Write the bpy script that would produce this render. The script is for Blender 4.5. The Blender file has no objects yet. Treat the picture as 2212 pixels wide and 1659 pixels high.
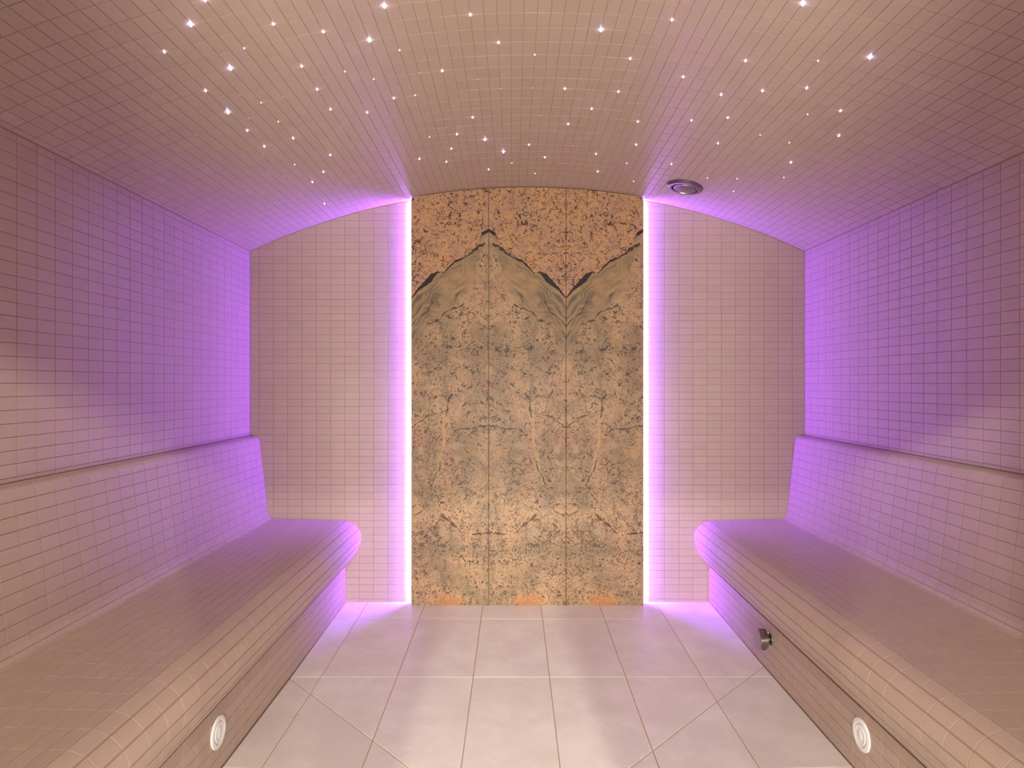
import bpy, math, random
import numpy as np
from mathutils import Matrix, Vector

random.seed(7)
S = bpy.context.scene
COL = S.collection

# ------------------------------------------------------------------ camera, world, exposure
CAMX, CAMH, FPX = -0.067, 1.078, 1370.0          # metres, metres, focal length in pixels of a 2212 px wide frame
cd = bpy.data.cameras.new('camera')
cam = bpy.data.objects.new('camera', cd); COL.objects.link(cam)
cam.location = (CAMX, 0.0, CAMH); cam.rotation_euler = (math.pi / 2, 0, 0)
cd.sensor_width = 36.0; cd.lens = 36.0 * FPX / 2212.0; cd.clip_start = 0.02
cd.shift_x = -(1110 - 1106) / 2212.0; cd.shift_y = -(829.5 - 828) / 2212.0
S.camera = cam
W = bpy.data.worlds.new('world'); S.world = W; W.use_nodes = True
W.node_tree.nodes['Background'].inputs[0].default_value = (1.0, 0.86, 0.72, 1)
W.node_tree.nodes['Background'].inputs[1].default_value = 0.0
S.view_settings.view_transform = 'Standard'; S.view_settings.look = 'None'
S.view_settings.exposure = 0.0; S.view_settings.gamma = 1.0
S.view_settings.use_curve_mapping = False

# light levels (the lamps themselves are built at the end, with their fixtures)
LED_POWER = 425.0
LED_COLOR = (0.262, 0.076, 1.0)
WARM = (1.0, 0.945, 0.855)
DOWNLIGHTS = [((0.40, -1.85, 2.46), 24.0), ((-0.42, -1.85, 2.46), 24.0), ((1.20, -1.97, 2.46), 14.0), ((-1.20, -1.85, 2.46), 14.0), ((0.0, -2.85, 2.46), 8.0)]
FILL_GLOBES = [((-0.06, -1.62, 0.46), 128.0)]  # unseen fill globe, added to brighten the vault and back wall

# ------------------------------------------------------------------ room measures
HW = 1.37                        # half width of the room
YB, YF = 3.13, -0.30             # tiled back wall, wall with the doorway
YS = 3.078                       # face of the stone slabs
RAD = 3.2294; ZC = 2.035 - RAD   # vault
def arc_z(x): return ZC + math.sqrt(RAD * RAD - x * x)
TL, TH = 0.070, 0.035            # mosaic tile pitch
GAP, THK = 0.0014, 0.0020        # joint width, how far a tile stands proud of its bed
SW = 0.3755                      # width of one stone slab
SX0 = -0.5645                    # left edge of the stone panel

# ------------------------------------------------------------------ node helpers
def new_mat(name):
    m = bpy.data.materials.new(name); m.use_nodes = True
    nt = m.node_tree; b = nt.nodes['Principled BSDF']
    return m, nt, b
def sset(b, **k):
    for n, v in k.items():
        s = b.inputs[n.replace('_', ' ')]
        s.default_value = v
def N(nt, t, **k):
    n = nt.nodes.new(t)
    for a, v in k.items(): setattr(n, a, v)
    return n
def link(nt, a, b): nt.links.new(a, b)
class G:
    """tiny arithmetic wrapper over Math nodes"""
    def __init__(s, nt, sock): s.nt, s.s = nt, sock
    def op(s, o, b=None, c=None, clamp=False):
        n = N(s.nt, 'ShaderNodeMath', operation=o, use_clamp=clamp); link(s.nt, s.s, n.inputs[0])
        for i, v in ((1, b), (2, c)):
            if v is None: continue
            if isinstance(v, G): link(s.nt, v.s, n.inputs[i])
            else: n.inputs[i].default_value = v
        return G(s.nt, n.outputs[0])
    def __add__(s, b): return s.op('ADD', b)
    def __sub__(s, b): return s.op('SUBTRACT', b)
    def __mul__(s, b): return s.op('MULTIPLY', b)
    def abs(s): return s.op('ABSOLUTE')
    def step(s, lo, hi, a=0.0, b=1.0):
        n = N(s.nt, 'ShaderNodeMapRange', interpolation_type='SMOOTHSTEP'); link(s.nt, s.s, n.inputs[0])
        n.inputs[1].default_value = lo; n.inputs[2].default_value = hi
        n.inputs[3].default_value = a; n.inputs[4].default_value = b
        return G(s.nt, n.outputs[0])
def mixc(nt, fac, a, b, blend='MIX'):
    n = N(nt, 'ShaderNodeMix', data_type='RGBA', blend_type=blend)
    if isinstance(fac, G): link(nt, fac.s, n.inputs[0])
    else: n.inputs[0].default_value = fac
    for i, v in ((6, a), (7, b)):
        if hasattr(v, 'is_output'): link(nt, v, n.inputs[i])
        else: n.inputs[i].default_value = (*v, 1)
    return n.outputs[2]
def noise(nt, vec, scale, detail=2.0, rough=0.5, dist=0.0, dims='3D'):
    n = N(nt, 'ShaderNodeTexNoise', noise_dimensions=dims)
    n.inputs['Scale'].default_value = scale; n.inputs['Detail'].default_value = detail
    n.inputs['Roughness'].default_value = rough; n.inputs['Distortion'].default_value = dist
    if vec is not None: link(nt, vec, n.inputs['Vector'])
    return n
def srgb(r, g, b):
    f = lambda c: ((c / 255 + 0.055) / 1.055) ** 2.4 if c > 10 else c / 255 / 12.92
    return (f(r), f(g), f(b))

# ------------------------------------------------------------------ materials
def tile_material(name, base, rough, spread, bump, bscale):
    m, nt, b = new_mat(name)
    oi = N(nt, 'ShaderNodeObjectInfo'); ge = N(nt, 'ShaderNodeNewGeometry'); tc = N(nt, 'ShaderNodeTexCoord')
    r = (G(nt, oi.outputs['Random']) + G(nt, ge.outputs['Random Per Island'])).op('FRACT')
    nz = noise(nt, ge.outputs['Position'], 9.0, 3.0)
    lum = (r - 0.5) * spread + 1.0 + (G(nt, nz.outputs['Fac']) - 0.5) * (spread * 0.8)
    hs = N(nt, 'ShaderNodeHueSaturation'); hs.inputs['Color'].default_value = (*base, 1); link(nt, lum.s, hs.inputs['Value'])
    link(nt, hs.outputs[0], b.inputs['Base Color'])
    sset(b, Roughness=rough)
    b.inputs['Specular IOR Level'].default_value = 0.45
    bn = noise(nt, ge.outputs['Position'], bscale, 2.0)
    bp = N(nt, 'ShaderNodeBump'); bp.inputs['Strength'].default_value = bump; bp.inputs['Distance'].default_value = 0.002
    link(nt, bn.outputs['Fac'], bp.inputs['Height']); link(nt, bp.outputs[0], b.inputs['Normal'])
    return m
def plain(name, col, rough=0.5, metal=0.0, emit=None, es=0.0, grain=0.0, gscale=60.0):
    m, nt, b = new_mat(name)
    sset(b, Roughness=rough, Metallic=metal)
    b.inputs['Base Color'].default_value = (*col, 1)
    if grain:
        tc = N(nt, 'ShaderNodeTexCoord'); nz = noise(nt, tc.outputs['Object'], gscale, 3.0)
        hs = N(nt, 'ShaderNodeHueSaturation'); hs.inputs['Color'].default_value = (*col, 1)
        link(nt, ((G(nt, nz.outputs['Fac']) - 0.5) * grain + 1.0).s, hs.inputs['Value']); link(nt, hs.outputs[0], b.inputs['Base Color'])
    if emit:
        b.inputs['Emission Color'].default_value = (*emit, 1); b.inputs['Emission Strength'].default_value = es
    return m
M = {}
M['tile'] = tile_material('mosaic_tile', srgb(182, 161, 142), 0.42, 0.05, 0.25, 45.0)
M['ceil'] = tile_material('ceiling_tile', srgb(182, 163, 143), 0.33, 0.05, 0.30, 60.0)
M['grout'] = plain('grout', srgb(162, 137, 115), 0.9, grain=0.15)
M['fgrout'] = plain('floor_grout', srgb(184, 152, 120), 0.9, grain=0.15)
M['steel'] = plain('brushed_steel', (0.40, 0.37, 0.35), 0.22, 1.0, grain=0.08)
M['dark'] = plain('dark_recess', (0.012, 0.010, 0.010), 0.6, grain=0.1)
M['white'] = plain('white_plastic', (0.86, 0.85, 0.82), 0.35, grain=0.03)
M['plaster'] = plain('plaster', srgb(236, 222, 205), 0.9, grain=0.04, gscale=6)
M['alu'] = plain('aluminium_profile', (0.75, 0.75, 0.76), 0.35, 1.0, grain=0.05)
M['lobby'] = plain('lobby_paint', srgb(100, 88, 76), 0.9, grain=0.04, gscale=6)
M['backer'] = plain('backing_board', srgb(150, 140, 130), 0.9, grain=0.1)

def floor_material():
    m, nt, b = new_mat('floor_porcelain')
    ge = N(nt, 'ShaderNodeNewGeometry'); oi = N(nt, 'ShaderNodeObjectInfo')
    off = N(nt, 'ShaderNodeVectorMath', operation='MULTIPLY_ADD')
    cx = N(nt, 'ShaderNodeCombineXYZ'); link(nt, oi.outputs['Random'], cx.inputs[0]); link(nt, oi.outputs['Random'], cx.inputs[2])
    link(nt, cx.outputs[0], off.inputs[0]); off.inputs[1].default_value = (9, 9, 9); link(nt, ge.outputs['Position'], off.inputs[2])
    a = noise(nt, off.outputs[0], 5.0, 5.0, 0.6); c = noise(nt, off.outputs[0], 70.0, 3.0, 0.6)
    f = (G(nt, a.outputs['Fac']).step(0.35, 0.7))
    col = mixc(nt, f, srgb(226, 219, 210), srgb(238, 233, 225))
    hs = N(nt, 'ShaderNodeHueSaturation'); link(nt, col, hs.inputs['Color'])
    link(nt, ((G(nt, c.outputs['Fac']) - 0.5) * 0.10 + 1.0 + (G(nt, oi.outputs['Random']) - 0.5) * 0.03).s, hs.inputs['Value'])
    link(nt, hs.outputs[0], b.inputs['Base Color'])
    link(nt, (G(nt, a.outputs['Fac']) * 0.18 + 0.30).s, b.inputs['Roughness'])
    return m
M['floor'] = floor_material()

def stone_material():
    """book-matched stone: the pattern is a function of the distance from the slab's own mirror edge"""
    m, nt, b = new_mat('bookmatched_stone')
    tc = N(nt, 'ShaderNodeTexCoord'); sp = N(nt, 'ShaderNodeSeparateXYZ'); link(nt, tc.outputs['Object'], sp.inputs[0])
    oi = N(nt, 'ShaderNodeObjectInfo')
    xa = G(nt, sp.outputs[0]).abs(); z = G(nt, sp.outputs[2])
    cv = N(nt, 'ShaderNodeCombineXYZ'); link(nt, xa.s, cv.inputs[0]); link(nt, z.s, cv.inputs[2])
    link(nt, (G(nt, oi.outputs['Random']) * 0.014).s, cv.inputs[1])
    V = cv.outputs[0]
    # wobble
    wob = G(nt, noise(nt, V, 26.0, 3.0, 0.55).outputs['Fac']) - 0.5
    wob2 = G(nt, noise(nt, V, 11.0, 2.0, 0.5).outputs['Fac']) - 0.5
    gate = G(nt, noise(nt, V, 34.0, 2.0, 0.5).outputs['Fac'])
    u = xa * (1.0 / SW)
    PX = 1.0 / 445.1
    zz = lambda ypx: CAMH + (828 - ypx) * PX
    def curve(sock, pts):
        n = N(nt, 'ShaderNodeFloatCurve'); c = n.mapping.curves[0]
        while len(c.points) < len(pts): c.points.new(0.5, 0.5)
        for p, q in zip(c.points, pts): p.location = q; p.handle_type = 'VECTOR'
        n.mapping.update(); link(nt, sock.s, n.inputs['Value']); return G(nt, n.outputs[0])
    bpts = [(0, 497), (.09, 507), (.13, 526), (.21, 546), (.335, 558), (.437, 564), (.515, 577), (.584, 589), (.66, 588), (.784, 606), (.904, 624), (1, 644)]
    zb = curve(u, [(a, (660 - y) / 200) for a, y in bpts]) * (200 * PX) + zz(660)
    d = z - zb + wob * 0.014                      # >0 above the fault, metres
    tpts = [(0, .40), (.07, .42), (.11, .0), (.15, .0), (.20, .12), (.30, .10), (.42, .24), (.50, .22), (.57, .10), (.62, .0), (.67, .25), (.74, .95), (.84, .62), (.94, .34), (1, .10)]
    th = curve(u, tpts) * (8.5 * PX)
    crack = (d.abs() - th).step(0.0, 0.0020, 1.0, 0.0)
    crack = crack * th.step(0.0002, 0.0010)
    upper = d.step(-0.004, 0.004)
    # -------- base tones
    big = G(nt, noise(nt, V, 6.0, 4.0, 0.6).outputs['Fac']); mid = G(nt, noise(nt, V, 17.0, 4.0, 0.6).outputs['Fac'])
    fine = G(nt, noise(nt, V, 170.0, 3.0, 0.65).outputs['Fac'])
    hue = G(nt, noise(nt, V, 3.2, 3.0, 0.6).outputs['Fac'])
    cu = mixc(nt, big.step(0.38, 0.62), srgb(170, 136, 114), srgb(184, 146, 110))
    cu = mixc(nt, mid.step(0.56, 0.74, 0.0, 0.6), cu, srgb(182, 128, 72))
    cu = mixc(nt, mid.step(0.30, 0.44, 0.75, 0.0), cu, srgb(140, 108, 94))
    cl = mixc(nt, big.step(0.36, 0.62), srgb(142, 122, 100), srgb(176, 148, 118))
    cl = mixc(nt, mid.step(0.58, 0.76, 0.0, 0.7), cl, srgb(186, 146, 98))
    cl = mixc(nt, mid.step(0.26, 0.44, 0.5, 0.0), cl, srgb(132, 118, 98))
    cl = mixc(nt, hue.step(0.52, 0.66, 0.0, 0.45), cl, srgb(172, 126, 104))
    cl = mixc(nt, hue.step(0.32, 0.44, 0.4, 0.0), cl, srgb(136, 128, 104))
    # -------- swirled grey band below the fault, its streaks following the fault line
    nv = noise(nt, V, 7.0, 2.0); sv = N(nt, 'ShaderNodeSeparateColor'); link(nt, nv.outputs['Color'], sv.inputs[0])
    X1 = xa + (G(nt, sv.outputs[0]) - 0.5) * 0.16; Z1 = z + (G(nt, sv.outputs[1]) - 0.5) * 0.16
    ca, sa = math.cos(math.radians(40)), math.sin(math.radians(40))
    along = X1 * ca - Z1 * sa; across = X1 * sa + Z1 * ca
    c2 = N(nt, 'ShaderNodeCombineXYZ'); link(nt, (along * 0.16).s, c2.inputs[0]); link(nt, across.s, c2.inputs[2])
    st = G(nt, noise(nt, c2.outputs[0], 70.0, 4.0, 0.6, 0.3).outputs['Fac']); st2 = G(nt, noise(nt, c2.outputs[0], 24.0, 2.0, 0.5).outputs['Fac'])
    cb = mixc(nt, st2.step(0.34, 0.62), srgb(80, 78, 74), srgb(142, 120, 94))
    cb = mixc(nt, st.step(0.40, 0.62, 0.0, 0.6), cb, srgb(170, 142, 102))
    cb = mixc(nt, st.step(0.30, 0.42, 0.6, 0.0), cb, srgb(92, 84, 72))
    band = (d + (mid - 0.5) * 0.20 + (u - 0.5) * 0.10).step(-0.26, -0.15)
    inner = (u + (mid - 0.5) * 0.5 + d * 1.6).step(-0.10, 0.16)        # the pocket at the mirror edge turns tan further down
    cl2 = mixc(nt, band * (inner * 0.9 + 0.1), cl, cb)
    col = mixc(nt, upper, cl2, cu)
    # -------- worm-like dark marks
    def worms(scale, width, gate_scale, g0, g1, dist=0.35, off=0.0, det=1.2):
        o = N(nt, 'ShaderNodeVectorMath', operation='ADD'); link(nt, V, o.inputs[0]); o.inputs[1].default_value = (off, off * 2, off)
        a = G(nt, noise(nt, o.outputs[0], scale, det, 0.55, dist).outputs['Fac'])
        g = G(nt, noise(nt, o.outputs[0], gate_scale, 2.0, 0.6).outputs['Fac'])
        return (a - 0.5).abs().step(width * 0.4, width, 1.0, 0.0) * g.step(g0, g1)
    w1 = worms(23.0, 0.029, 34.0, 0.44, 0.49, 1.3, 0.0, 0.7)
    w2 = worms(38.0, 0.038, 46.0, 0.46, 0.51, 1.4, 3.7, 0.8)
    w3 = worms(72.0, 0.062, 70.0, 0.46, 0.53, 1.0, 7.1, 0.8)
    w4 = worms(34.0, 0.040, 52.0, 0.47, 0.53, 1.2, 11.3)
    patch = G(nt, noise(nt, V, 10.0, 3.0).outputs['Fac']).step(0.36, 0.52)
    low = (z * -1.0).step(-zz(860), -zz(1150))                         # finer grain towards the foot
    dens = (upper * 1.0).op('MAXIMUM', (d * -1.0 + (mid - 0.5) * 0.16).step(0.16, 0.26))
    dens = dens.op('MAXIMUM', (u + (mid - 0.5) * 0.4 + d * 1.2).step(0.10, -0.06) * 0.9)
    marks = (w1 * (low * -0.75 + 1.0)).op('MAXIMUM', w2).op('MAXIMUM', w3 * (low * 0.60 + 0.30))
    marks = marks * dens * (patch * 0.45 + 0.55)
    dk = mixc(nt, upper, srgb(68, 56, 46), srgb(58, 38, 34))
    col = mixc(nt, marks * 0.95, col, dk)
    # -------- single veins (u, y px) with a width in px and a colour
    Xv = xa + wob * 0.022 + wob2 * 0.05; Zv = z + wob * -0.020 + wob2 * 0.05
    thick = gate.step(0.36, 0.60, 0.35, 1.25)
    def vein(p, q, wpx, c, strength=0.9):
        ax, az = p[0] * SW, zz(p[1]); bx, bz = q[0] * SW, zz(q[1])
        L2 = (bx - ax) ** 2 + (bz - az) ** 2
        t = ((Xv - ax) * ((bx - ax) / L2) + (Zv - az) * ((bz - az) / L2)).op('MINIMUM', 1.0).op('MAXIMUM', 0.0)
        ex = Xv - ax - t * (bx - ax); ez = Zv - az - t * (bz - az)
        dist = (ex * ex + ez * ez).op('SQRT').op('DIVIDE', thick)
        return dist.step(wpx * PX * 0.4, wpx * PX, strength, 0.0), c
    pale, dkb = srgb(176, 148, 108), srgb(56, 44, 36)
    vs = [vein((.54, 872), (.60, 960), 4.6, pale), vein((.60, 960), (.72, 1050), 4.0, pale), vein((.60, 700), (.54, 872), 4.0, srgb(120, 104, 84), .6),
          vein((.0, 917), (.45, 936), 1.8, dkb, .8), vein((.55, 882), (1.0, 922), 2.0, dkb, .8), vein((.62, 1000), (.74, 1052), 1.8, dkb),
          vein((.50, 848), (.56, 900), 3.0, dkb, .8), vein((.35, 655), (.78, 702), 2.0, dkb), vein((.72, 652), (1.0, 706), 1.8, dkb),
          vein((.0, 1152), (.2, 1154), 2.4, dkb), vein((.42, 1140), (.62, 1112), 3.0, srgb(84, 72, 60)), vein((.36, 1150), (.52, 1118), 1.8, dkb),
          vein((.06, 526), (.22, 547), 3.2, srgb(40, 28, 26)), vein((.02, 470), (.17, 418), 1.8, srgb(184, 154, 106), .8),
          vein((.74, 838), (.78, 1010), 2.6, srgb(122, 104, 82), .5)]
    for f, c in vs: col = mixc(nt, f, col, c)
    # rings (fossil outlines) and pale pebbles
    def ring(cu_, cy, r, wpx, c, s, fill=False, sq=1.0):
        X = (xa - cu_ * SW + wob * 0.09); Z = (z - zz(cy) + wob2 * 0.07 - wob * 0.05) * sq
        rr = (X * X + Z * Z).op('SQRT')
        f = rr.step(r * PX * 0.5, r * PX, s, 0.0) if fill else (rr - r * PX).abs().op('DIVIDE', thick).step(wpx * PX * 0.4, wpx * PX, s, 0.0)
        return f, c
    rs = [ring(.72, 1158, 17, 1.8, dkb, .55, sq=1.3), ring(.84, 1162, 13, 2.0, dkb, .6), ring(.58, 1148, 13, 0, srgb(166, 148, 128), .55, True, .8), ring(.58, 1150, 19, 1.8, dkb, .5, sq=.7),
          ring(.37, 1030, 13, 2, srgb(84, 72, 58), .7), ring(.25, 970, 11, 2, srgb(166, 130, 76), .8), ring(.40, 962, 19, 0, srgb(172, 152, 130), .5, True, 1.4),
          ring(.86, 972, 9, 0, srgb(172, 154, 132), .5, True, .7), ring(.93, 1100, 11, 2.4, dkb, .7), ring(.50, 1000, 8, 2, dkb, .6), ring(.15, 1070, 10, 2, dkb, .5, sq=1.6)]
    for f, c in rs: col = mixc(nt, f, col, c)
    oc = (z + wob * 0.08).step(zz(1272), zz(1296)) * (u - 0.55 + wob2 * 0.5).abs().step(0.08, 0.24, 0.6, 0.0)
    col = mixc(nt, oc, col, srgb(178, 122, 78))
    col = mixc(nt, crack, col, srgb(38, 23, 21))
    hs = N(nt, 'ShaderNodeHueSaturation'); link(nt, col, hs.inputs['Color'])
    link(nt, ((fine - 0.5) * 0.45 + 1.06 + wob2 * 0.16).s, hs.inputs['Value'])
    hs.inputs['Saturation'].default_value = 1.0
    link(nt, mixc(nt, 1.0, hs.outputs[0], (1.0, 0.945, 0.84), 'MULTIPLY'), b.inputs['Base Color'])
    sset(b, Roughness=0.45); b.inputs['Specular IOR Level'].default_value = 0.3
    bp = N(nt, 'ShaderNodeBump'); bp.inputs['Strength'].default_value = 0.25; bp.inputs['Distance'].default_value = 0.002
    link(nt, (fine * 0.5 - marks * 0.6 - crack).s, bp.inputs['Height']); link(nt, bp.outputs[0], b.inputs['Normal'])
    return m
M['stone'] = stone_material()

# ------------------------------------------------------------------ object helpers
def obj(name, verts, faces, mat, parent=None, smooth=False):
    me = bpy.data.meshes.new(name); me.from_pydata([tuple(v) for v in verts], [], faces); me.update()
    if mat: me.materials.append(mat)
    if smooth: me.polygons.foreach_set('use_smooth', [True] * len(me.polygons))
    o = bpy.data.objects.new(name, me); COL.objects.link(o)
    if parent: o.parent = parent; o.matrix_parent_inverse = parent.matrix_basis.inverted()
    return o
def empty(name, loc):
    o = bpy.data.objects.new(name, None); COL.objects.link(o); o.location = loc; o.empty_display_size = 0.05
    bpy.context.view_layer.update(); return o
def tag(o, label=None, cat=None, group=None, kind=None):
    for k, v in (('label', label), ('category', cat), ('group', group), ('kind', kind)):
        if v: o[k] = v
    return o
def box(x0, x1, y0, y1, z0, z1):
    v = [(x, y, z) for x in (x0, x1) for y in (y0, y1) for z in (z0, z1)]
    f = [(0, 1, 3, 2), (4, 6, 7, 5), (0, 4, 5, 1), (2, 3, 7, 6), (0, 2, 6, 4), (1, 5, 7, 3)]
    return v, f
def join(*parts):
    V, F = [], []
    for v, f in parts:
        n = len(V); V += list(v); F += [tuple(i + n for i in q) for q in f]
    return V, F
def lathe(prof, n=32, cap=True):
    """prof: (r, h) along local +Z"""
    V, F = [], []
    for r, h in prof:
        for i in range(n):
            a = 2 * math.pi * i / n; V.append((r * math.cos(a), r * math.sin(a), h))
    for k in range(len(prof) - 1):
        for i in range(n):
            j = (i + 1) % n; F.append((k * n + i, k * n + j, (k + 1) * n + j, (k + 1) * n + i))
    if cap:
        F.append(tuple(range(n))[::-1]); F.append(tuple((len(prof) - 1) * n + i for i in range(n)))
    return V, F
def xform(vf, mat):
    return [tuple(mat @ Vector(v)) for v in vf[0]], vf[1]
def frame(origin, xa, ya, za):
    m = Matrix.Identity(4)
    for i, a in enumerate((xa, ya, za)):
        for r in range(3): m[r][i] = a[r]
    for r in range(3): m[r][3] = origin[r]
    return m

def clip_poly(poly, nx, ny, c):
    """keep nx*x + ny*y <= c"""
    out = []
    for i in range(len(poly)):
        p, q = poly[i], poly[(i + 1) % len(poly)]
        dp, dq = nx * p[0] + ny * p[1] - c, nx * q[0] + ny * q[1] - c
        if dp <= 0: out.append(p)
        if (dp < 0 < dq) or (dq < 0 < dp):
            t = dp / (dp - dq); out.append((p[0] + t * (q[0] - p[0]), p[1] + t * (q[1] - p[1])))
    return out
def area2(p): return sum(p[i][0] * p[(i + 1) % len(p)][1] - p[(i + 1) % len(p)][0] * p[i][1] for i in range(len(p))) / 2
def inset(poly, d):
    q = list(poly)
    n = len(poly)
    for i in range(n):
        a, b = poly[i], poly[(i + 1) % n]
        ex, ey = b[0] - a[0], b[1] - a[1]; L = math.hypot(ex, ey)
        if L < 1e-7: continue
        nx, ny = ey / L, -ex / L
        q = clip_poly(q, nx, ny, nx * a[0] + ny * a[1] - d)
        if len(q) < 3: return []
    return q
def slab_mesh(poly, thk, bev):
    """a tile: convex outline (counter-clockwise), face at z = thk, soft edge, open back"""
    top = inset(poly, bev)
    if len(top) != len(poly): top = poly; bev = 0
    n = len(poly)
    V = [(x, y, 0) for x, y in poly] + [(x, y, thk - bev * 0.6) for x, y in poly] + [(x, y, thk) for x, y in top]
    F = [tuple(2 * n + i for i in range(n))]
    for i in range(n):
        j = (i + 1) % n
        F.append((i, j, n + j, n + i)); F.append((n + i, n + j, 2 * n + j, 2 * n + i))
    return V, F

def score(c, nrm, ar):
    d = Vector(c) - Vector((CAMX, 0, CAMH))
    if d.y < 0.15: return -1
    px, pz = abs(d.x / d.y) * FPX, abs(d.z / d.y) * FPX
    if px > 1120 or pz > 840: return -1 + 1e-3 / d.length
    cs = -d.normalized().dot(Vector(nrm))
    if cs <= 0: return -1
    return ar * cs / d.length_squared
def lay(parent, tiles, mat, limit=300, name='tile', rest='mosaic_tiles'):
    """tiles: (key, (verts, faces), matrix, area). The largest in view become single objects, the rest one mesh."""
    pinv = parent.matrix_world.inverted()
    sc = []
    for k, (key, vf, mx, ar) in enumerate(tiles):
        c = mx @ Vector(np.mean(np.array(vf[0]), axis=0)); nrm = (mx.to_3x3() @ Vector((0, 0, 1)))
        if len(key) and key[0] == 'prof': nrm = Vector(key[3]); 
        sc.append(score(c, nrm, ar))
    order = sorted(range(len(tiles)), key=lambda i: -sc[i])
    cache = {}
    for i in order[:limit]:
        key, vf, mx, ar = tiles[i]
        if key not in cache:
            me = bpy.data.meshes.new(name); me.from_pydata(vf[0], [], vf[1]); me.update(); me.materials.append(mat); cache[key] = me
        o = bpy.data.objects.new(name, cache[key]); COL.objects.link(o); o.parent = parent
        o.matrix_basis = pinv @ mx
    if len(order) > limit:
        VV, FF, n = [], [], 0
        for i in order[limit:]:
            key, vf, mx, ar = tiles[i]
            a = np.c_[np.array(vf[0], float), np.ones(len(vf[0]))] @ np.array(pinv @ mx).T
            VV.append(a[:, :3]); FF += [tuple(q + n for q in f) for f in vf[1]]; n += len(a)
        me = bpy.data.meshes.new(rest); me.from_pydata(np.concatenate(VV).tolist(), [], FF); me.update(); me.materials.append(mat)
        o = bpy.data.objects.new(rest, me); COL.objects.link(o); o.parent = parent; o['kind'] = 'stuff'
def rect(x0, x1, y0, y1): return [(x0, y0), (x1, y0), (x1, y1), (x0, y1)]
BEV = 0.0007

# ------------------------------------------------------------------ setting: side walls
JY = 3.13                                            # a cross joint of the side walls
def side_wall(name, side):
    x = side * HW
    w = obj(name, *box(min(x, x + side * 0.12), max(x, x + side * 0.12), YF - 0.15, YB + 0.15, -0.10, 1.80), M['grout'])
    tag(w, kind='structure')
    bpy.context.view_layer.update()
    tiles = []
    z0, z1 = 0.8215, arc_z(HW) - 0.0015
    k0 = int((z0 - 1.078) / TH) - 1
    for r in range(k0, 40):
        a, b = max(1.078 + r * TH, z0), min(1.078 + (r + 1) * TH, z1)
        if b - a < 0.006: continue
        for c in range(0, 50):
            ya, yb = JY - (c + 1) * TL, JY - c * TL
            if yb <= YF + .01: break
            ya = max(ya, YF)
            L, H = yb - ya - GAP, b - a - GAP
            key = ('w', round(L, 4), round(H, 4))
            poly = rect(-L / 2, L / 2, -H / 2, H / 2)
            # face normal points into the room (-side)
            mx = frame((x, (ya + yb) / 2, (a + b) / 2), (0, side * -1.0, 0) if side > 0 else (0, 1, 0), (0, 0, 1), (-side, 0, 0))
            tiles.append((key, slab_mesh(poly, THK, BEV), mx, L * H))
    lay(w, tiles, M['tile'])
side_wall('wall_left', -1); side_wall('wall_right', 1)

# ------------------------------------------------------------------ setting: back wall with mosaic at both sides of the stone
wb = tag(obj('wall_back', *box(-HW - 0.12, HW + 0.12, YB, YB + 0.15, -0.10, 2.20), M['grout']), kind='structure')
bpy.context.view_layer.update()
tiles = []
PB = 0.0352
for side, x0, pw in ((-1, 0.6176, 0.0705), (1, 0.607, 0.070)):
    for c in range(-2, 12):
        a, b = x0 + c * pw, x0 + (c + 1) * pw
        a, b = max(a, 0.545), min(b, HW - THK - 0.001)
        if b - a < 0.006: continue
        for r in range(-1, 60):
            za, zb = 0.0142 + r * PB, 0.0142 + (r + 1) * PB
            za = max(za, -0.004)
            if zb - za < 0.004: continue
            xl, xr = (a, b) if side > 0 else (-b, -a)
            P = rect(xl + GAP / 2, xr - GAP / 2, za + GAP / 2, zb - GAP / 2)
            ya, yb_ = arc_z(xl) - 0.004, arc_z(xr) - 0.004
            if zb > min(ya, yb_):                     # cut along the vault
                nx, ny = -(yb_ - ya), (xr - xl)
                P = clip_poly(P, nx, ny, nx * xl + ny * ya)
                if len(P) < 3 or area2(P) < 4e-5: continue
            cx, cz = (xl + xr) / 2, (za + zb) / 2
            Q = [(p[0] - cx, p[1] - cz) for p in P]
            key = ('b',) + tuple((round(p[0], 4), round(p[1], 4)) for p in Q)
            mx = frame((cx, YB, cz), (1, 0, 0), (0, 0, 1), (0, -1, 0))
            tiles.append((key, slab_mesh(Q, THK, BEV), mx, area2(Q)))
lay(wb, tiles, M['tile'])

# ------------------------------------------------------------------ setting: vaulted ceiling
def vault(n=48, r0=RAD, t=0.12):
    half = math.asin((HW + 0.14) / RAD); V, F = [], []
    for i in range(n + 1):
        a = -half + 2 * half * i / n
        for r in (RAD, RAD + t):
            for y in (YF - 0.15, YB + 0.15): V.append((r * math.sin(a), y, ZC + r * math.cos(a)))
    for i in range(n):
        k = i * 4; m = k + 4
        F += [(k, m, m + 1, k + 1), (k + 2, k + 3, m + 3, m + 2), (k, k + 2, m + 2, m), (k + 1, m + 1, m + 3, k + 3)]
    F += [(0, 1, 3, 2), (4 * n, 4 * n + 2, 4 * n + 3, 4 * n + 1)]
    return V, F
ce = tag(obj('ceiling', *vault(), M['grout']), kind='structure')
bpy.context.view_layer.update()
CP, CX0, CYP, CY0 = 0.0347, -0.006, 0.0695, 2.051   # joint grid of the vault, found from the photograph
amax = math.asin((HW - THK - 0.001) / RAD) * RAD
tiles = []
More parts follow.
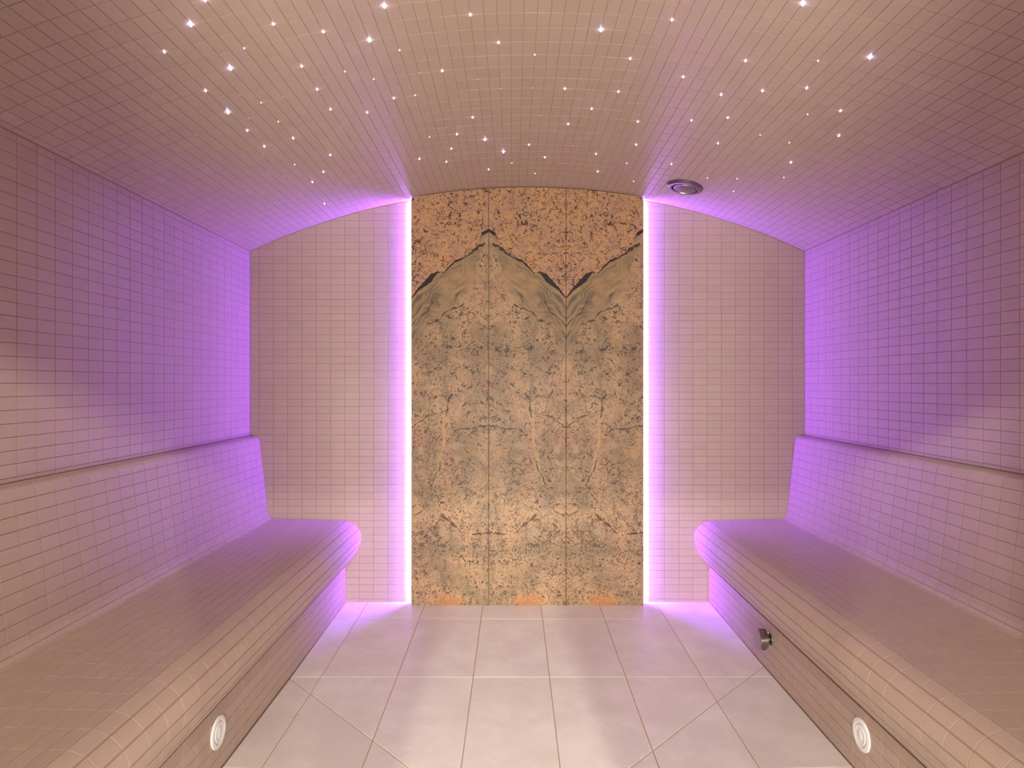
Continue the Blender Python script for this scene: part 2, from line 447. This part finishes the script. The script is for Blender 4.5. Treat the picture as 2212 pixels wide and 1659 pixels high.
for i in range(-45, 45):
    s0, s1 = max(CX0 + i * CP, -amax), min(CX0 + (i + 1) * CP, amax)
    if s1 - s0 < 0.005: continue
    a = (s0 + s1) / 2 / RAD; w = s1 - s0 - GAP
    for j in range(-40, 30):
        y0, y1 = max(CY0 + j * CYP, YF), min(CY0 + (j + 1) * CYP, YB - THK)
        if y1 - y0 < 0.006: continue
        L = y1 - y0 - GAP
        key = ('c', round(w, 4), round(L, 4))
        mx = frame((RAD * math.sin(a), (y0 + y1) / 2, ZC + RAD * math.cos(a)), (-math.cos(a), 0, math.sin(a)), (0, 1, 0), (-math.sin(a), 0, -math.cos(a)))
        tiles.append((key, slab_mesh(rect(-w / 2, w / 2, -L / 2, L / 2), THK, BEV), mx, w * L))
lay(ce, tiles, M['ceil'])

# ------------------------------------------------------------------ setting: floor, large tiles falling to a drain
DX, DY, FALL, M0 = -0.05, 1.50, 0.018, 1.60
def fz(x, y): return FALL * (max(abs(x - DX), abs(y - DY)) - M0)
fl = tag(obj('floor', *box(-HW - 0.12, HW + 0.12, YF - 0.15, YB + 0.15, -0.12, -0.0445), M['fgrout']), kind='structure')
bpy.context.view_layer.update()
# bed under the tiles, same fall
bv, bf = [], []
for tri in (((-HW, YF), (HW, YF)), ((HW, YF), (HW, YB)), ((HW, YB), (-HW, YB)), ((-HW, YB), (-HW, YF))):
    pass
JX, PX_, JY0, PY_ = -0.151 - 0.067, 0.2835, 2.355, 0.555
FG = 0.0030
tiles = []
bed = []
for i in range(-5, 7):
    xa, xb = JX + i * PX_, JX + (i + 1) * PX_
    xa, xb = max(xa, -0.8965), min(xb, 0.8965)
    if xb - xa < 0.02: continue
    for j in range(-5, 3):
        ya, yb = JY0 + j * PY_, JY0 + (j + 1) * PY_
        ya, yb = max(ya, YF), min(yb, YB - 0.001)
        if yb - ya < 0.02: continue
        for q in range(4):                            # the four falls: +y, +x, -y, -x
            P = rect(xa, xb, ya, yb)
            sgn = {0: ((1, -1), (-1, -1)), 2: ((1, 1), (-1, 1)), 1: ((-1, 1), (-1, -1)), 3: ((1, 1), (1, -1))}[q]
            for nx, ny in sgn: P = clip_poly(P, nx, ny, nx * DX + ny * DY)
            if len(P) < 3 or area2(P) < 2e-4: continue
            g = {0: (0, FALL), 2: (0, -FALL), 1: (FALL, 0), 3: (-FALL, 0)}[q]
            base = -FALL * M0 - g[0] * DX - g[1] * DY
            plane = lambda x, y: base + g[0] * x + g[1] * y
            bed.append(([(x, y, plane(x, y) - 0.0022) for x, y in P], [tuple(range(len(P)))]))
            Q = inset(P, FG / 2 if area2(P) > 0.001 else 0.0008)
            if len(Q) < 3: continue
            cx = sum(p[0] for p in Q) / len(Q); cy = sum(p[1] for p in Q) / len(Q)
            xax = Vector((1, 0, g[0])).normalized(); nr = Vector((-g[0], -g[1], 1)).normalized(); yax = nr.cross(xax)
            mx = frame((cx, cy, plane(cx, cy) - 0.004), xax, yax, nr)
            QQ = [(p[0] - cx, p[1] - cy) for p in Q]
            tiles.append((('f', i, j, q), slab_mesh(QQ, 0.004, 0.0012), mx, area2(QQ)))
obj('grout_bed', *join(*bed), M['fgrout'], fl)
lay(fl, tiles, M['floor'], 300)

# ------------------------------------------------------------------ setting: wall behind the camera with its doorway, and the lit lobby beyond
DW0, DW1, DH = -0.44, 0.36, 1.963
wf = obj('wall_front', *join(box(-HW - 0.12, DW0, YF - 0.15, YF, -0.1, 2.2), box(DW1, HW + 0.12, YF - 0.15, YF, -0.1, 2.2), box(DW0, DW1, YF - 0.15, YF, DH, 2.2)), M['tile'])
tag(wf, kind='structure')
dr = obj('door_1', *join(box(DW0, DW0 + 0.03, YF - 0.17, YF + 0.01, -0.03, DH), box(DW1 - 0.03, DW1, YF - 0.17, YF + 0.01, -0.03, DH), box(DW0, DW1, YF - 0.17, YF + 0.01, DH - 0.03, DH)), M['alu'])
tag(dr, kind='structure')
LX, LY, LZ = 1.7, -3.9, 2.5
for nm, bx_ in (('floor_lobby', box(-LX, LX, LY, YF - 0.15, -0.14, -0.03)), ('ceiling_lobby', box(-LX, LX, LY, YF - 0.15, LZ, LZ + 0.1)),
                ('wall_lobby_left', box(-LX - 0.1, -LX, LY, YF - 0.15, -0.03, LZ)), ('wall_lobby_right', box(LX, LX + 0.1, LY, YF - 0.15, -0.03, LZ)),
                ('wall_lobby_back', box(-LX, LX, LY - 0.1, LY, -0.03, LZ)), ('wall_lobby_front', box(-LX, LX, YF - 0.152, YF - 0.1, 2.2, LZ + .05))):
    tag(obj(nm, *bx_, M['lobby']), kind='structure')

# ------------------------------------------------------------------ the two benches
def smooth_pts(pts, n=6):
    out = []
    for i in range(len(pts) - 1):
        p0 = pts[max(i - 1, 0)]; p1 = pts[i]; p2 = pts[i + 1]; p3 = pts[min(i + 2, len(pts) - 1)]
        for k in range(n):
            t = k / n
            out.append(tuple(0.5 * (2 * p1[a] + (p2[a] - p0[a]) * t + (2 * p0[a] - 5 * p1[a] + 4 * p2[a] - p3[a]) * t * t + (3 * p1[a] - p0[a] - 3 * p2[a] + p3[a]) * t ** 3) for a in (0, 1)))
    out.append(pts[-1]); return out
def resample(pts, n):
    P = np.array(pts); s = np.r_[0, np.cumsum(np.hypot(*np.diff(P, axis=0).T))]
    t = np.linspace(0, s[-1], n + 1); return [(float(np.interp(v, s, P[:, 0])), float(np.interp(v, s, P[:, 1]))) for v in t]
BACK = [((0.0, 0.818), (0.030, 0.815))]
SECT = [  # points (distance from wall, height), rows, joint, sub-divisions of a tile
    ([(0.003, 0.818), (0.031, 0.815)], 1, GAP, 1),
    (smooth_pts([(0.031, 0.815), (0.042, 0.809), (0.048, 0.797), (0.050, 0.782)]), 1, GAP, 4),
    ([(0.050, 0.782), (0.087, 0.452)], 9, GAP, 1),
    (smooth_pts([(0.087, 0.452), (0.093, 0.430), (0.106, 0.4135), (0.124, 0.408)]), 2, GAP, 2),
    ([(0.124, 0.408), (0.476, 0.400)], 10, GAP, 1),
    (smooth_pts([(0.476, 0.400), (0.513, 0.384), (0.539, 0.356), (0.549, 0.322), (0.543, 0.286)], 8), 4, 0.0036, 4),
    ([(0.543, 0.286), (0.524, 0.237), (0.480, 0.190)], 3, 0.0030, 2),
    ([(0.480, 0.190), (0.465, 0.186), (0.465, 0.176), (0.471, 0.176)], 0, 0, 1),      # shadow groove, untiled
    ([(0.471, 0.176), (0.471, -0.010)], 5, GAP, 1)]
def tile_row(seg, L, gap):
    """cross-section tile between the seg points (d, z), extruded over L along y; d,z -> local x,z with y = length"""
    P = [np.array(p) for p in seg]
    ns = []
    for i in range(len(P)):
        a = P[max(i - 1, 0)]; b = P[min(i + 1, len(P) - 1)]; t = (b - a) / np.linalg.norm(b - a); ns.append(np.array((-t[1], t[0])))
    if True:
        t0 = (P[1] - P[0]) / np.linalg.norm(P[1] - P[0]); t1 = (P[-1] - P[-2]) / np.linalg.norm(P[-1] - P[-2])
        P[0] = P[0] + t0 * gap / 2; P[-1] = P[-1] - t1 * gap / 2
    ns = [n for n in ns]
    h = L / 2 - GAP / 2; V, F = [], []
    n = len(P)
    base = [p - q * 0.0005 for p, q in zip(P, ns)]; low = [p + q * (THK - 0.0005) for p, q in zip(P, ns)]; top = [p + q * THK for p, q in zip(P, ns)]
    t0 = (P[1] - P[0]) / np.linalg.norm(P[1] - P[0]); t1 = (P[-1] - P[-2]) / np.linalg.norm(P[-1] - P[-2])
    top[0] = top[0] + t0 * BEV; top[-1] = top[-1] - t1 * BEV
    for ring, hh in ((base, h), (low, h), (top, h - BEV)):
        for y in (-hh, hh):
            for p in ring: V.append((float(p[0]), y, float(p[1])))
    B0, B1, L0, L1, T0, T1 = [k * n for k in range(6)]
    for i in range(n - 1):
        F.append((T0 + i, T0 + i + 1, T1 + i + 1, T1 + i))
        F.append((L0 + i, L0 + i + 1, T0 + i + 1, T0 + i)); F.append((B0 + i, B0 + i + 1, L0 + i + 1, L0 + i))
        F.append((L1 + i, T1 + i, T1 + i + 1, L1 + i + 1)); F.append((B1 + i, L1 + i, L1 + i + 1, B1 + i + 1))
    for k in (0, n - 1):
        q = [(L0 + k, T0 + k, T1 + k, L1 + k), (B0 + k, L0 + k, L1 + k, B1 + k)]
        F += q if k == 0 else [r[::-1] for r in q]
    return V, F, ns[len(ns) // 2]
def bench(side, label):
    root = empty('tiled_bench', (side * (HW - 0.27), 1.4, 0.0)); tag(root, label, 'bench')
    # core: closed outline swept along the room
    out = [(0.0025, 0.818)]
    for pts, *_ in SECT: out += [p for p in pts]
    out[-1] = (0.471, -0.04); out += [(0.0025, -0.04)]
    cl = []
    for p in out:
        if not cl or math.hypot(p[0] - cl[-1][0], p[1] - cl[-1][1]) > 1e-5: cl.append(p)
    X = lambda d: side * (HW - d)
    n = len(cl)
    V = [(X(d), YF + 0.001, z) for d, z in cl] + [(X(d), YB - 0.0025, z) for d, z in cl]
    F = [(i, (i + 1) % n, n + (i + 1) % n, n + i) for i in range(n)] + [tuple(range(n))[::-1], tuple(range(n, 2 * n))]
    if side > 0: F = [f[::-1] for f in F]
    obj('core', V, F, M['grout'], root)
    tiles = []
    row = 0
    for pts, rows, gap, sub in SECT:
        if not rows: continue
        P = resample(pts, rows * sub)
        for r in range(rows):
            seg = P[r * sub:(r + 1) * sub + 1]; row += 1
            for c in range(0, 50):
                ya, yb = JY - (c + 1) * TL, JY - c * TL
                if yb <= YF + 0.01: break
                ya = max(ya, YF); yb = min(yb, YB - THK)
                v, f, nn = tile_row(seg, yb - ya, gap)
                v = [(X(a[0]), a[1], a[2]) for a in v]
                if side < 0: f = [q[::-1] for q in f]
                ln = math.hypot(seg[-1][0] - seg[0][0], seg[-1][1] - seg[0][1])
                tiles.append((('prof', row, round(yb - ya, 4), (-side * nn[0], 0.0, nn[1])), (v, f), Matrix.Translation((0, (ya + yb) / 2, 0)), ln * (yb - ya)))
    lay(root, tiles, M['tile'])
    return root
bench(-1, 'cream mosaic-tiled bench with backrest along the left wall')
bench(1, 'cream mosaic-tiled bench along the right wall, steam outlet in its front')

# ------------------------------------------------------------------ stone panel: three book-matched slabs on a backing board
sp_ = empty('stone_panel', (0, YS + 0.02, 0.0)); tag(sp_, 'tall brown book-matched stone panel between two glowing strips on the back wall', 'stone panel')
for k in range(3):
    xa, xb = SX0 + k * SW + 0.0008, SX0 + (k + 1) * SW - 0.0008
    org = SX0 + SW if k < 2 else SX0 + 3 * SW          # the mirror edge
    n = 14
    ch = 0.0012
    top = [(xa + (xb - xa) * i / n, arc_z(xa + (xb - xa) * i / n) - 0.005) for i in range(n + 1)]
    poly = [(xa, -0.002), (xb, -0.002)] + top[::-1]
    inn = [(min(max(x, xa + ch), xb - ch), max(z - (ch if z > 0.5 else -ch), -0.002 + ch)) for x, z in poly]
    m_ = len(poly)
    V = [(x - org, YS, z) for x, z in inn] + [(x - org, YS + ch, z) for x, z in poly] + [(x - org, YS + 0.02, z) for x, z in poly]
    F = [tuple(range(m_)), tuple(range(2 * m_, 3 * m_))[::-1]]
    for i in range(m_):
        j = (i + 1) % m_
        F += [(i, m_ + i, m_ + j, j), (m_ + i, 2 * m_ + i, 2 * m_ + j, m_ + j)]
    o = obj('stone_slab', V, F, M['stone']); o.location = (org, 0, 0); o.parent = sp_; o.matrix_parent_inverse = sp_.matrix_basis.inverted()
bx0, bx1 = SX0 + 0.0245, SX0 + 3 * SW - 0.0245
obj('backing_board', *box(bx0, bx1, YS + 0.0205, YB - 0.0005, 0.0, arc_z(0.57) - 0.012), M['backer'], sp_)

# ------------------------------------------------------------------ glowing strips behind the slab edges
def emit_mat(name, col, strength):
    m = bpy.data.materials.new(name); m.use_nodes = True; nt = m.node_tree; nt.nodes.clear()
    o = N(nt, 'ShaderNodeOutputMaterial'); e = N(nt, 'ShaderNodeEmission'); e.inputs[0].default_value = (*col, 1); e.inputs[1].default_value = strength
    link(nt, e.outputs[0], o.inputs[0]); return m
M['led'] = emit_mat('led_diffuser', LED_COLOR, LED_POWER)
M['core_glow'] = emit_mat('glow_cover', (0.80, 0.62, 1.0), 2.2)  # added weak glow, makes the bright core of each strip wider
for side, lab in ((-1, 'vertical violet glowing strip at the left edge of the stone panel'), (1, 'vertical violet glowing strip at the right edge of the stone panel')):
    xe = SX0 if side < 0 else SX0 + 3 * SW
    zt = arc_z(0.58) - 0.007
    r = empty('led_strip', (xe, YS + 0.03, 0.0)); tag(r, lab, 'light strip', 'glowing strips beside the stone')
    def span(p, q): return (min(p, q), max(p, q))
    obj('housing', *box(*span(xe - side * 0.0240, xe + side * 0.0040), YS + 0.0205, YB - 0.0170, 0.002, zt), M['alu'], r)
    # light-emitting side face close to the wall, and a glowing cover added to widen the strip's white core
    obj('diffuser', *box(*span(xe - side * 0.0100, xe + side * 0.0075), YB - 0.0145, YB - 0.0026, 0.004, zt - 0.002), M['led'], r)
    obj('glow_cover', *box(*span(xe - side * 0.0100, xe + side * 0.0125), YB - 0.0168, YB - 0.0148, 0.003, zt - 0.001), M['core_glow'], r)

# ------------------------------------------------------------------ round steel vent in the vault
def on_vault(x, y, lift=THK):
    a = math.asin(x / RAD); r = RAD - lift
    return frame((r * math.sin(a), y, ZC + r * math.cos(a)), (math.cos(a), 0, -math.sin(a)), (0, -1, 0), (-math.sin(a), 0, -math.cos(a)))
def disc_metal():
    m, nt, b = new_mat('spun_steel'); sset(b, Roughness=0.28, Metallic=1.0); b.inputs['Base Color'].default_value = (0.27, 0.245, 0.25, 1)
    b.inputs['Anisotropic'].default_value = 0.85
    t = N(nt, 'ShaderNodeTangent', direction_type='RADIAL', axis='Z'); link(nt, t.outputs[0], b.inputs['Tangent'])
    tc = N(nt, 'ShaderNodeTexCoord'); nz = noise(nt, tc.outputs['Object'], 12.0, 1.0)
    link(nt, (G(nt, nz.outputs['Fac']) * 0.06 + 0.20).s, b.inputs['Roughness']); return m
M['spun'] = disc_metal()
mv = on_vault(0.697, 2.83)
vt = empty('ceiling_vent', mv.translation); tag(vt, 'round brushed steel vent in the ceiling near the right glowing strip', 'vent')
def vpart(name, prof, mat, n=48):
    o = obj(name, *lathe(prof, n), mat, None, True); o.parent = vt; o.matrix_basis = vt.matrix_basis.inverted() @ mv
    o.modifiers.new('edge', 'EDGE_SPLIT').split_angle = math.radians(35); return o
vpart('throat', [(0.062, 0.000), (0.062, 0.004)], M['dark'])
vpart('flange', [(0.055, 0.001), (0.0815, 0.001), (0.0815, 0.004), (0.0785, 0.008), (0.066, 0.014), (0.058, 0.013), (0.055, 0.005)], M['spun'])
vpart('disc', [(0.020, 0.003), (0.048, 0.006), (0.0505, 0.010), (0.049, 0.0135), (0.046, 0.0145), (0.001, 0.0155)], M['spun'])

# ------------------------------------------------------------------ steam outlet on the right bench
xp = HW - 0.471 - THK - 0.0004
ms = frame((xp, 2.385, 0.117), (0, 1, 0), (0, 0, 1), (-1, 0, 0))
ms = ms if ms.to_3x3().determinant() > 0 else frame((xp, 2.385, 0.117), (0, -1, 0), (0, 0, 1), (-1, 0, 0))
sn = empty('steam_outlet', ms.translation); tag(sn, 'round polished steel steam outlet knob on the front of the right bench', 'steam outlet')
def npart(root, name, vf, mat, mx, smooth=True):
    o = obj(name, *vf, mat, None, smooth); o.parent = root; o.matrix_basis = root.matrix_basis.inverted() @ mx
    if smooth: o.modifiers.new('edge', 'EDGE_SPLIT').split_angle = math.radians(35)
    return o
npart(sn, 'neck', lathe([(0.024, 0.0), (0.024, 0.004), (0.014, 0.007), (0.014, 0.018)], 24), M['steel'], ms)
npart(sn, 'head', lathe([(0.030, 0.016), (0.035, 0.0175), (0.037, 0.020), (0.037, 0.046), (0.0355, 0.048), (0.001, 0.0485)], 40), M['steel'], ms)
npart(sn, 'slot', box(-0.013, 0.013, -0.0378, -0.030, 0.023, 0.031), M['dark'], ms, False)

# ------------------------------------------------------------------ white round fittings in the bench fronts
for side, yy, zz_, lab in ((-1, 1.779, 0.099, 'round white recessed fitting in the front of the left bench'), (1, 1.757, 0.104, 'round white recessed fitting in the front of the right bench')):
    x = side * (HW - 0.471 - THK)
    mf = frame((x, yy, zz_), (0, side, 0), (0, 0, 1), (-side, 0, 0))
    if mf.to_3x3().determinant() < 0: mf = frame((x, yy, zz_), (0, -side, 0), (0, 0, 1), (-side, 0, 0))
    r = empty('recessed_fitting', mf.translation); tag(r, lab, 'fitting', 'round white fittings in the bench fronts')
    npart(r, 'flange', lathe([(0.024, 0.0), (0.044, 0.0), (0.044, 0.002), (0.0425, 0.004), (0.033, 0.0055), (0.030, 0.0035), (0.029, 0.001)], 40), M['white'], mf)
    npart(r, 'inner_ring', lathe([(0.0175, 0.002), (0.0265, 0.002), (0.0275, 0.005), (0.025, 0.0065), (0.0185, 0.005)], 40), M['white'], mf)
    npart(r, 'lens', lathe([(0.0165, 0.002), (0.016, 0.0045), (0.011, 0.0065), (0.001, 0.0075)], 32), M['white'], mf)

# ------------------------------------------------------------------ fibre-optic stars on the joints of the vault
STARS = [(-0.759,1.437,3),(-0.827,1.507,3),(-0.656,1.572,2),(-0.554,1.638,2),(-0.926,1.578,2),(-0.76,1.649,1),(-0.826,1.715,3),(-0.657,1.783,2),(-0.928,1.788,2),(-0.861,1.855,0),(-0.759,1.926,0),(-0.827,1.927,1),(-0.658,1.924,2),(-0.657,2.062,2),(-0.927,1.929,3),(-0.896,2.0,0),(-0.828,2.069,1),(-0.93,2.072,2),(-0.829,2.209,2),(-0.929,2.211,2),(-1.064,2.007,0),(-0.965,2.285,0),(-0.762,2.419,2),(-0.898,2.421,1),(-0.831,2.56,2),(-0.999,2.419,0),(-0.965,2.499,0),(-0.964,2.566,0),(-0.9,2.635,2),(-0.968,2.706,0),(-0.935,2.851,2),(-0.836,2.777,0),(-0.383,1.566,3),(-0.178,1.634,2),(-0.45,1.706,3),(-0.11,1.774,2),(0.165,1.703,3),(0.338,1.639,2),(-0.383,1.774,1),(-0.006,1.841,1),(0.271,1.844,2),(-0.555,1.847,1),(-0.487,1.916,1),(-0.35,1.918,0),(-0.28,1.913,2),(-0.171,1.983,0),(0.443,1.922,2),(-0.111,2.048,0),(-0.006,2.051,0),(0.099,2.051,2),(0.273,2.054,2),(-0.452,2.056,2),(-0.384,2.057,1),(-0.557,2.125,2),(-0.487,2.2,0),(-0.214,2.26,2),(0.203,2.192,2),(0.031,2.262,0),(0.131,2.332,2),(0.375,2.274,2),(0.546,2.201,2),(-0.317,2.335,0),(-0.248,2.331,0),(-0.659,2.205,0),(-0.284,2.404,2),(-0.386,2.407,1),(-0.555,2.343,0),(-0.181,2.476,3),(-0.111,2.615,3),(-0.008,2.547,2),(-0.659,2.344,0),(-0.49,2.48,0),(-0.317,2.548,2),(-0.215,2.616,0),(0.166,2.548,0),(0.408,2.485,2),(0.545,2.413,0),(-0.458,2.62,2),(-0.353,2.688,2),(0.269,2.622,2),(0.062,2.685,2),(-0.075,2.751,1),(0.133,2.756,0),(-0.181,2.827,2),(0.581,2.624,2),(0.408,2.702,1),(0.304,2.835,2),(0.03,2.896,1),(0.201,2.903,0),(-0.627,2.625,0),(0.48,2.914,1),(-0.695,2.772,0),(0.481,2.557,0),(0.61,1.502,3),(0.576,1.779,2),(0.748,1.714,1),(0.846,1.646,3),(0.578,1.99,2),(0.679,1.92,2),(0.78,1.857,2),(0.647,2.127,2),(0.848,1.997,1),(0.916,1.929,2),(0.781,2.204,1),(0.68,2.342,2),(0.883,2.209,1),(0.981,2.07,2),(0.816,2.417,0),(0.715,2.555,0),(0.951,2.351,2),(0.749,2.693,1),(0.853,2.632,1),(0.984,2.494,1),(0.885,2.775,1)]
SM = {0: (0.0011, 0.0012, 1.5), 1: (0.0014, 0.0018, 8.0), 2: (0.0018, 0.0026, 26.0), 3: (0.0026, 0.0040, 48.0)}   # bead radius, stem, strength
SC = {0: (1.0, 0.88, 0.80), 1: (0.92, 0.82, 1.0), 2: (0.74, 0.66, 1.0), 3: (0.55, 0.55, 1.0)}
SN = {0: 'very faint', 1: 'dim small', 2: 'clear white-violet'}
ORD = ['leftmost', 'second from the left', 'third from the left', 'fourth from the left', 'fifth from the left', 'middle one', 'fifth from the right', 'fourth from the right', 'third from the right', 'second from the right', 'rightmost']
sme = {}
for k, (r, h, e) in SM.items():
    v, f = lathe([(r * 0.6, 0.0), (r * 0.6, h - r * 0.4), (r * 0.92, h), (r, h + r * 0.4), (r * 0.85, h + r * 0.9), (r * 0.5, h + r * 1.22), (r * 0.02, h + r * 1.35)], 10)
    me = bpy.data.meshes.new('star_light'); me.from_pydata(v, [], f); me.update(); me.materials.append(emit_mat('fibre_tip', SC[k], e)); sme[k] = me
bright = sorted([p for p in STARS if p[2] == 3], key=lambda p: (p[0] - CAMX) / p[1])
NTH = ['first', 'second', 'third', 'fourth', 'fifth', 'sixth', 'seventh', 'eighth', 'ninth', 'tenth', 'eleventh', 'twelfth']
def side_of(p):
    q = (p[0] - CAMX) / p[1]
    return 'left' if q < -0.22 else 'right' if q > 0.24 else 'middle'
def row_of(p): return 'nearest the viewer' if p[1] < 1.87 else 'near the back wall' if p[1] > 2.44 else 'halfway back'
zones = {}
for p in sorted(STARS, key=lambda p: (p[0] - CAMX) / p[1]): zones.setdefault((p[2], side_of(p), row_of(p)), []).append(p)
for p in STARS:
    x, y, k = p
    s = math.asin(x / RAD) * RAD; s = CX0 + round((s - CX0) / CP) * CP
    x = RAD * math.sin(s / RAD); y = CY0 + round((y - CY0) / CYP) * CYP
    o = bpy.data.objects.new('star_light', sme[k]); COL.objects.link(o); o.matrix_basis = on_vault(x, y, THK - 0.001)
    if k == 3: tag(o, 'large blue-white star light, %s of the eleven brightest on the ceiling' % ORD[bright.index(p)], 'star light', 'brightest ceiling stars')
    else:
        z_ = zones[(k, side_of(p), row_of(p))]
        n_ = 'only' if len(z_) == 1 else NTH[z_.index(p)]
        tag(o, '%s %s star light%s on the %s ceiling, %s' % (n_, SN[k], '' if n_ == 'only' else ' from the left', side_of(p), row_of(p)), 'star light', SN[k] + ' ceiling stars')

# ------------------------------------------------------------------ lamps of the lobby behind the camera, and an added fill globe
LPOS = ['right of the door axis', 'left of the door axis', 'far right', 'far left', 'deepest in the lobby']
for i, ((x, y, z), p) in enumerate(DOWNLIGHTS):
    r = empty('lobby_lamp', (x, y, LZ)); tag(r, ('small round lamp on the lobby ceiling behind the doorway, ' + LPOS[i]), 'lamp', 'lobby ceiling lamps')
    obj('trim_ring', *xform(lathe([(0.045, 0.0), (0.062, 0.0), (0.060, 0.006), (0.048, 0.006)], 24, False), Matrix.Translation((x, y, LZ - 0.007))), M['white'], r)
    ld = bpy.data.lights.new('lamp', 'POINT'); ld.energy = p * 12; ld.color = WARM; ld.shadow_soft_size = 0.022
    lo = bpy.data.objects.new('lamp', ld); COL.objects.link(lo); lo.parent = r; lo.location = (0, 0, -0.025)
for (x, y, z), p in FILL_GLOBES:  # made-up globe, put in for soft light through the doorway
    r = empty('fill_globe', (x, y, -0.03)); tag(r, 'unseen globe added in the lobby to throw fill light through the doorway', 'lamp')
    obj('stem', *xform(lathe([(0.10, 0.0), (0.10, 0.015), (0.012, 0.02), (0.012, z - 0.15 + 0.03)], 20), Matrix.Translation((x, y, -0.03))), M['alu'], r)
    pr = [(0.17 * math.sin(math.pi * i / 12) + 0.001, -0.17 * math.cos(math.pi * i / 12)) for i in range(13)]
    A = 4 * math.pi * 0.17 ** 2
    obj('globe', *xform(lathe(pr, 24), Matrix.Translation((x, y, z))), emit_mat('fill_globe_glow', WARM, p / A / math.pi * 4), r, True)
